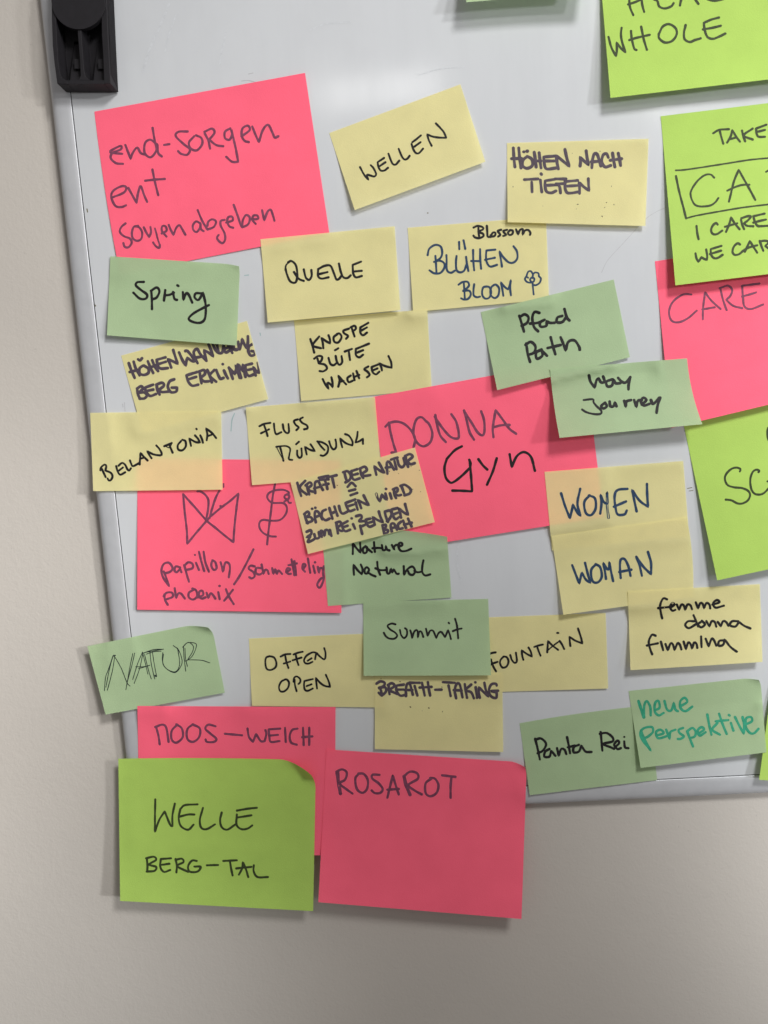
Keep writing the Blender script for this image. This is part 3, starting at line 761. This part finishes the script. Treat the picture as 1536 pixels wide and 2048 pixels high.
write(n, 'handwritten_word', 'olive', 'T', 31, "592,1345 605,1410 630,1455! 655,1420 670,1395! 700,1415 740,1430! 745,1380 732,1295 ; 930,1248 790,1290! 795,1360 830,1405 880,1405 945,1365 ; 780,1355 860,1330 925,1310 | 1170,1230 1140,1215 1090,1260 1075,1330 1105,1365 1160,1355 1215,1310 ; 1235,1325 1270,1250 1300,1185! 1340,1250 1395,1335 ; 1225,1300 1300,1265 1395,1240 ; 1430,1185 1450,1250 1475,1310 ; 1430,1190 1500,1180 1545,1200 1500,1250! 1560,1290")

n = Note([(236.6, 1517.5), (632, 1521), (626.3, 1822.2), (240.3, 1801.9)], (9, 8), curl=(0.18, -14, 25, 13), top=(0.5, 1), bow={'t': (0, -3)})
n.build('lime', 'lime note reading WELLE BERG-TAL with its top right corner curled forward', GL)
write(n, 'handwritten_word', 'olive', 'a', 14, """290,668 288,770 288,875! 315,800 350,745! 385,830 400,840! 400,770 415,695 ; 560,700 480,705 450,730! 440,790 455,840 500,862 535,830 ; 440,780 500,765 540,765 ; 595,722 575,800 585,850 620,858 672,828 ; 715,752 705,800 715,845 750,862 800,830 ; 940,722 880,728 812,740 ; 812,765 810,830 840,858 880,855 910,835 ; 810,785 905,770""")
write(n, 'handwritten_word', 'olive', 'a', 14, """235,1045 240,1090 238,1130 ; 232,1045 280,1035 295,1055 250,1085 295,1100 285,1125 235,1130 ; 390,1045 325,1050! 322,1100 345,1132 385,1120 ; 322,1088 380,1080 ; 420,1050 428,1095 425,1135 ; 420,1055 460,1048 470,1070 430,1095 500,1132 ; 555,1062 525,1060 500,1095 510,1130 560,1130 580,1100 540,1098 | 620,1090 692,1088 |
 725,1062 812,1058 ; 768,1065 775,1110 785,1155 ; 825,1150 845,1110 850,1070! 870,1115 885,1165 ; 808,1110 905,1100 ; 920,1090 920,1130 945,1165 1010,1165""")

n = Note([(652.8, 1498.8), (1053.5, 1525), (1043, 1838), (636.6, 1804.4)], (14, 13), curl=(0.08, -4, 9, 3), top=(0.3, 2))
n.build('pink', 'pink note reading ROSAROT hanging over the bottom frame, mostly blank', GP)
write(n, 'handwritten_word', 'purple', 'b', 16, """w24 175,240 182,300 195,375 ; 170,235 205,220 235,240 225,285 190,310 230,345 272,375 ; 310,250 290,280 300,345 335,370 365,345 370,290 345,250 310,247 ; 445,255 400,255 400,280 440,310 465,345 450,370 415,372 395,355 ; 495,402 510,340 530,258! 545,310 568,380 ; 495,350 568,345 ;
 w22 602,265 615,320 640,382 ; 600,265 640,235 685,245 690,280 630,320 670,355 715,380 ; 775,280 740,310 740,370 770,392 810,370 822,320 800,280 770,275 ; 845,258 930,268 ; 905,270 900,330 900,402""")

n = Note([(1257.2, 1382), (1520.5, 1354), (1533, 1504.7), (1281.3, 1535.9)], (8, 9), curl=(0.13, -3, 6, 3), knee=0.3, pw=1.1)
n.build('green', 'green note reading neue perspektive in green pen', GG)
write(n, 'handwritten_word', 'teal', 'c', 15, """w19 765,215 780,260 797,310! ; 797,310 800,240 815,215 835,250 838,300 ; 860,270 890,255 885,215 865,225 862,275 885,300 915,285 ; 920,215 935,265 960,270 975,225! 985,265 1000,275 ; 1015,245 1055,220 1040,195 1015,215 1015,255 1045,275 1085,248""")
write(n, 'handwritten_word', 'teal', 'c', 15, """780,390 800,440 838,510! 785,440 778,400 800,375 845,370 850,400 815,430 790,435 ; 875,420 915,405 895,385 870,400 880,435 915,430 940,420 ; 930,385 950,440! 955,400 985,385 ; 1030,375 1005,385 1010,405 1035,425 1015,440 1000,440 ; 1055,395 1070,435 1090,485 ; 1055,395 1085,375 1105,395 1100,425 1070,435 ;
 1120,410 1155,385 1140,370 1118,390 1130,420 1165,400 ; 1175,295 1185,350 1200,415 ; 1235,345 1205,385 1250,415 ; 1245,290 1265,350 1290,410 ; 1225,335 1300,328 ; 1315,345 1330,390 ; 1303,297 1308,301 ; 1340,310 1370,370 1392,410! 1395,360 1385,310 ; 1400,355 1440,335 1435,310 1405,320 1405,370 1430,405 1455,405 1480,380""")

# ---- fourth layer
n = Note([(581.1, 964.7), (829.9, 895), (869.5, 1044.4), (616, 1108)], (6, 5.5))
n.build('yellow', 'tilted yellow note crowded with four lines starting KRAFT DER NATUR', GY)
write(n, 'handwritten_word', 'violet', 'H', 28, """122,375 140,440 160,505 ; 200,355 145,425 215,490 ; 215,395 225,440 240,490 ; 205,400 245,370 265,395 230,430 250,455 300,465 ; 300,475 295,420 300,370 330,360 350,400 375,445 ; 290,430 360,410 ; 335,325 430,305 ; 345,345 430,340 ; 395,350 410,390 420,435 ; 350,400 430,385 ; 420,320 510,300 ; 470,330 480,375 490,420 |
 590,275 600,320 615,360 ; 575,270 620,260 650,300 640,345 600,370 ; 715,240 655,260! 665,320 690,345 740,330 ; 665,300 720,285 ; 745,240 755,290 775,325 ; 740,235 790,215 810,250 765,285 790,305 845,298 | 905,295 895,250 885,210! 935,250 985,275! 955,220 930,175 ; 1015,285 1010,225 1010,175 1030,165 1060,210 1080,245 ; 1000,225 1065,215 ; 1050,145 1115,125 ; 1085,160 1105,240 ;
 1115,150 1130,200 1160,220 1185,190 1175,130 ; 1195,110 1205,170 1220,215 ; 1190,110 1235,90 1265,115 1220,160 1245,190 1285,180""")
write(n, 'handwritten_word', 'violet', 'H', 28, """620,415 660,375 700,408 ; 635,455 695,440 ; 650,498 715,475 | 195,690 205,730 225,775 ; 190,685 225,660 240,690 210,715 255,715 270,750 215,772 ; 305,765 295,710 300,660 330,665 370,735 ; 300,715 350,695 ; 268,632 ; 300,622 ; 405,640 370,660 365,710 400,745 440,730 ; 440,625 470,730 ; 490,610 520,700 ; 455,680 500,660 ;
 535,605 550,660 575,680 620,660 ; 695,540 600,575! 615,620 640,655 690,640 ; 615,610 680,590 ; 700,570 720,640 ; 755,625 735,570 720,545! 790,580 830,595! 800,540 780,500 | 905,485 920,530 940,560! 955,510 960,490! 990,530 1010,540! 995,480 ; 1040,480 1055,530 ; 1000,435 ; 1080,440 1085,490 1100,525 ; 1070,440 1110,425 1115,455 1085,480 1120,500 1150,495 ; 1155,410 1170,450 1185,490 ; 1145,405 1190,395 1245,440 1235,480 1185,498""")
write(n, 'handwritten_word', 'violet', 'H', 28, """215,860 255,845 260,880 215,915! 255,900! 225,960 270,945 300,925 ; 290,885 305,925 340,915 335,865 ; 365,910 355,850 385,870 390,900 400,845 430,850 440,890 445,840 460,900 | 510,770 515,820 525,875 ; 505,770 545,760 555,790 520,820 550,850 570,850 ; 620,755 565,785! 575,830 600,855 645,840 ; 575,815 620,800 ; 675,785 695,830 ; 660,727 ;
 705,705 750,695 760,720 735,755 790,755 800,785 750,810 ; 745,800 755,840 765,880 ; 845,730 800,740! 815,790 840,810 880,795 ; 815,775 865,760 ; 890,790 880,750 870,715! 920,745 970,765! 945,710 930,660 ; 990,670 1000,710 1020,760 ; 990,660 1040,650 1055,690 1030,740 1010,755 ; 1115,625 1055,640! 1065,690 1095,735 1130,715 ; 1070,690 1120,670 ; 1150,720 1140,670 1130,630! 1180,670 1220,690! 1205,640 1190,585""")
write(n, 'handwritten_word', 'violet', 'H', 28, """965,800 975,840 985,885 ; 965,795 1000,790 995,820 975,835 1020,845 1015,870 985,880 ; 1060,865 1050,820 1050,785 1080,780 1110,840 ; 1050,825 1095,815 ; 1150,760 1120,790 1130,830 1165,825 ; 1170,750 1200,825 ; 1220,730 1255,810 ; 1180,790 1255,770""")
write(n, 'ink_speck', 'speck', 'H', 7, "515,398 520,402 | 1330,250 | 1343,463 | 1125,283 | 1033,258 1036,265 | 405,425 408,432 | 415,440 418,436 | 1248,213 | 1265,438")

n = Note([(1102.8, 1072), (1373.4, 1034.7), (1386, 1194), (1126.7, 1229.5)], (1.6, 8), bow={'r': (5, 0)}, top=(0.2, 0.8))
n.build('yellow', 'yellow note reading WOMAN, lower one of the overlapping WOMEN and WOMAN pair', GY)
write(n, 'handwritten_word', 'navy', 'Y', 17, """245,825 270,890 292,945! 305,890 310,875! 335,920 365,940! 345,870 330,810 ; 400,820 370,860 380,930 415,938 440,900 430,840 400,818 ; w17 468,915 460,860 450,810! 475,850 490,850! 490,805! 500,860 515,930 ; 565,910 560,840 565,790 590,785 615,830 630,895 ; 555,870 635,855 ; w16 705,895 690,830 668,770! ; 668,770 710,830 765,885! 765,810 745,738""")

n = Note([(1100, 738.3), (1374.1, 716.6), (1404.7, 848.4), (1119.2, 875.7)], (20, 21), knee=0.16, pw=1.05, bow={'r': (-5, 0), 'l': (-2, 0)})
n.build('green', 'pale green note reading Way Journey, its lower half standing off the board', GG)
write(n, 'handwritten_word', 'black', 'S', 19, """745,690 755,730 782,768! 795,720 808,708! 825,735 850,732! 838,697 ; 895,715 860,730 865,760 895,755 905,715! 920,740 950,740 ; 935,705 960,730 985,735 1015,700 ; 1015,700 1005,745 1003,780""")
write(n, 'handwritten_word', 'black', 'S', 19, """w15 710,850 770,845 775,865 795,890 825,920 820,940 780,942 730,930 700,912 ; 845,870 825,890 840,905 862,890 850,868 ; 880,860 885,890 905,890 915,865! 925,890 ; 975,855 985,895! 990,860 1020,850 ; 1040,850 1055,895! 1065,855 1090,850 ; 1090,880 1120,850 1100,835 1085,860 1105,885 1140,875 ; 1150,850 1165,875 1205,835 ; 1210,835 1195,880 1187,932""")

n = Note([(726.4, 1203.8), (976.3, 1197.8), (982.3, 1350.7), (727.4, 1351.7)], (7, 7), knee=0.22, pw=1.2)
n.build('green', 'green note reading Summit in the middle of three yellow notes', GG)
write(n, 'handwritten_word', 'black', 'N', 28, """355,200 300,190 245,220 280,270 350,315 380,360 340,400 270,398 220,365 193,318 ; 418,280 435,350 475,392 515,350 515,280 490,255 ; 562,285 580,340 588,395! 620,300 660,285 668,385! 690,300 720,310 745,375 ; 782,262 805,360! 840,290 880,290 905,340 925,395! 960,320 1000,310 1048,380! 1090,280! 1110,330 1130,405 ; 1098,178 1106,186 ;
 1188,122 1215,220 1232,395 ; 1158,295 1220,270 1280,258""")

# ---- on top
n = Note([(1255.7, 1183.4), (1519.6, 1168.2), (1525, 1323.9), (1261, 1340.3)], (9, 10), top=(0, 0.5))
n.build('yellow', 'yellow note with femme donna fimmina in cursive over the WOMAN note', GY)
write(n, 'handwritten_word', 'black', 'Y', 16, """870,1050 845,1045 825,1090 830,1140 838,1175 ; 812,1108 895,1100 ; 890,1105 920,1085 905,1075 890,1100 905,1125 925,1120 ; 935,1085 950,1120! 965,1085 980,1090 990,1120! 1005,1085 1025,1090 1035,1115 ; 1060,1070 1075,1110! 1090,1075 1105,1080 1115,1110! 1130,1075 1150,1085 1155,1110 ; 1170,1085 1215,1070 1200,1055 1175,1075 1190,1105 1245,1092""")
write(n, 'handwritten_word', 'black', 'Y', 16, """1050,1195 1010,1195 990,1220 1015,1240 1060,1215 ; 1045,1155 1060,1190 1075,1230 ; 1100,1195 1075,1215 1095,1235 1120,1215 1100,1192 ; 1130,1195 1150,1230! 1165,1195 1185,1200 1195,1230 ; 1205,1200 1225,1228! 1240,1195 1260,1200 1275,1225 ; 1340,1195 1300,1195 1285,1220 1320,1230 1345,1200! 1380,1225 1420,1242""")
write(n, 'handwritten_word', 'black', 'Y', 16, """795,1290 770,1285 750,1330 760,1380 772,1412 ; 738,1355 810,1340 ; 830,1330 845,1385 ; 860,1345 875,1385! 895,1340 910,1350 920,1385! 940,1340 955,1350 965,1380 ; 980,1330 995,1380! 1010,1335 1025,1345 1035,1375! 1050,1335 1065,1345 1070,1370 ; 1095,1295 1098,1365 ; 1125,1310 1145,1360! 1165,1310 1180,1320 1195,1355 ; 1245,1320 1215,1325 1210,1355 1240,1350 1250,1315! 1290,1365 1330,1395""")

# ---- faint old pen lines on the enamel
for k_, ink_, wd_, tx_ in (
    ('s', 'wipe', 5, "338,8 322,48 300,96 286,142 | w3 352,30 338,70 330,104 | w3 620,60 650,48 700,44 | w4 452,66 442,110 440,128 | w2 838,150 880,138 930,134 | w3 1196,556 1180,600 1176,620 | w4 918,1080 914,1120 922,1160"),
    ('s', 'faint', 0.9, "1333,414 1312,424 1295,435 1276,454 1246,487 1216,520 1203,545"),
    ('s', 'faint', 1.6, "497,148 506,146 | 483,162 497,161 514,165 | 205,305 211,302 216,301"),
    ('s', 'tealfaint', 2.0, "469,827 464,840 462,862 | 489,551 497,550 | 520,666 521,671"),
    ('s', 'speck', 2.2, "855,426 856,426 | 1085,929 1091,931 | w1.3 1375,977 1384,975 | w1.3 1378,982 1386,981 | 174,418 175,424 | 190,610 191,612"),
    ('s', 'faint', 1.4, "1338,700 1348,708 1352,720 | 430,806 433,803 | 249,805 250,822 | 245,808 246,814")):
    write(None, 'pen_mark', ink_, k_, wd_, tx_, wb)


# ------------------------------------------------------------------ black holder clipped over the frame
DEP = 19.5
def hp(cx, cy, h=DEP):
    """a corner of the holder's front, read off the photograph, at its own distance from the board"""
    p = at(80 + cx / 8.533, cy / 8.533, h)
    return (p[0], p[1])
hd = bpy.data.objects.new('plastic_holder', None)
COL.objects.link(hd)
base_pt = hp(740, 1430)
hd.location = W((base_pt[0], base_pt[1], 0))
bpy.context.view_layer.update()
tag(hd, 'black plastic holder with two open pockets clipped over the left frame', 'holder')
TOP = -420
def prism(name, pts, h0, h1, parent, bev=0.5):
    bm = bmesh.new()
    lo = [bm.verts.new(W((x, y, -h0))) for x, y in pts]
    hi = [bm.verts.new(W((x, y, -(h1 if not callable(h1) else h1(y))))) for x, y in pts]
    bm.faces.new(lo); bm.faces.new(hi)
    n_ = len(pts)
    for i in range(n_):
        bm.faces.new((lo[i], lo[(i + 1) % n_], hi[(i + 1) % n_], hi[i]))
    return finish(bm, name, BLACK, parent, bev)
H_ = lambda *c: [hp(*p) for p in c]
prism('side_wall', H_((190, TOP), (272, TOP), (272, 330), (290, 700), (315, 1080), (348, 1275), (375, 1335), (420, 1362), (470, 1368), (470, 1434), (292, 1428), (245, 1080), (215, 780), (200, 330)), 1.7, DEP, hd)
prism('side_wall', H_((1035, TOP), (1118, TOP), (1165, 700), (1205, 1430), (1093, 1430), (1080, 1000), (1055, 600)), 1.7, DEP, hd)
prism('bottom_wall', H_((471, 1368), (1092, 1368), (1092, 1433), (471, 1434)), 1.7, DEP - 0.15, hd, 0.3)
prism('divider', H_((632, TOP), (700, TOP), (702, 560), (735, 1000), (752, 1200), (775, 1300), (810, 1345), (860, 1367), (640, 1367), (690, 1290), (676, 1000), (640, 560)), 1.75, DEP - 0.3, hd)
yb = hp(600, 1367)[1]
prism('back_plate', H_((273, TOP), (1040, TOP), (1092, 1366), (470, 1366), (350, 1300), (300, 800)), 1.72, 4.0, hd, 0)
slope = lambda y: DEP - 4.6 - 0.30 * max(0.0, yb - y - 3)
for x0, x1, b0, b1 in ((452, 638, 470, 686), (862, 1050, 872, 1088)):
    prism('pocket_floor', H_((x0, 560), (x1, 560), (b1 - 8, 1000), (b1, 1365), (b0, 1365)), 4.0, slope, hd, 0)
    prism('pocket_tab', H_((x0 + 85, 960), (b1 - 22, 960), (b1 - 14, 1130), (x0 + 90, 1130)), 6.0, DEP - 5.0, hd, 0.5)
c0 = hp(657, -15, DEP + 1.2)
rr = hp(657 + 478, -15, DEP + 1.2)[0] - c0[0]
lim0, lim1 = hp(200, 0)[0], hp(1112, 0)[0]
cl = []
for k in range(120):
    a_ = 2 * math.pi * k / 120
    p = (min(lim1, max(lim0, c0[0] + rr * math.cos(a_))), c0[1] + rr * math.sin(a_))
    if not cl or abs(p[0] - cl[-1][0]) + abs(p[1] - cl[-1][1]) > 0.05:
        cl.append(p)
prism('round_disc', cl, DEP - 3.5, DEP + 1.2, hd, 0.3)
# slanting grip ridges along the outer face of the right wall
e0, e1 = hp(1118, TOP), hp(1205, 1430)
bm = bmesh.new()
for k in range(46):
    def edge(y):
        t_ = (y - e0[1]) / (e1[1] - e0[1])
        return e0[0] + (e1[0] - e0[0]) * t_
    y = e1[1] - 3.0 - 1.9 * k
    if y - 8 < e0[1]:
        break
    pts = [(y, 3.0), (y - 0.95, 3.0), (y - 6.95, DEP - 2.0), (y - 6.0, DEP - 2.0)]
    lo = [bm.verts.new(W((edge(yy) - 0.2, yy, -hh))) for yy, hh in pts]
    hi = [bm.verts.new(W((edge(yy) + 0.40, yy - 0.15, -hh))) for yy, hh in pts]
    bm.faces.new(hi)
    for i in range(4):
        bm.faces.new((lo[i], lo[(i + 1) % 4], hi[(i + 1) % 4], hi[i]))
finish(bm, 'grip_ridges', BLACK, hd)
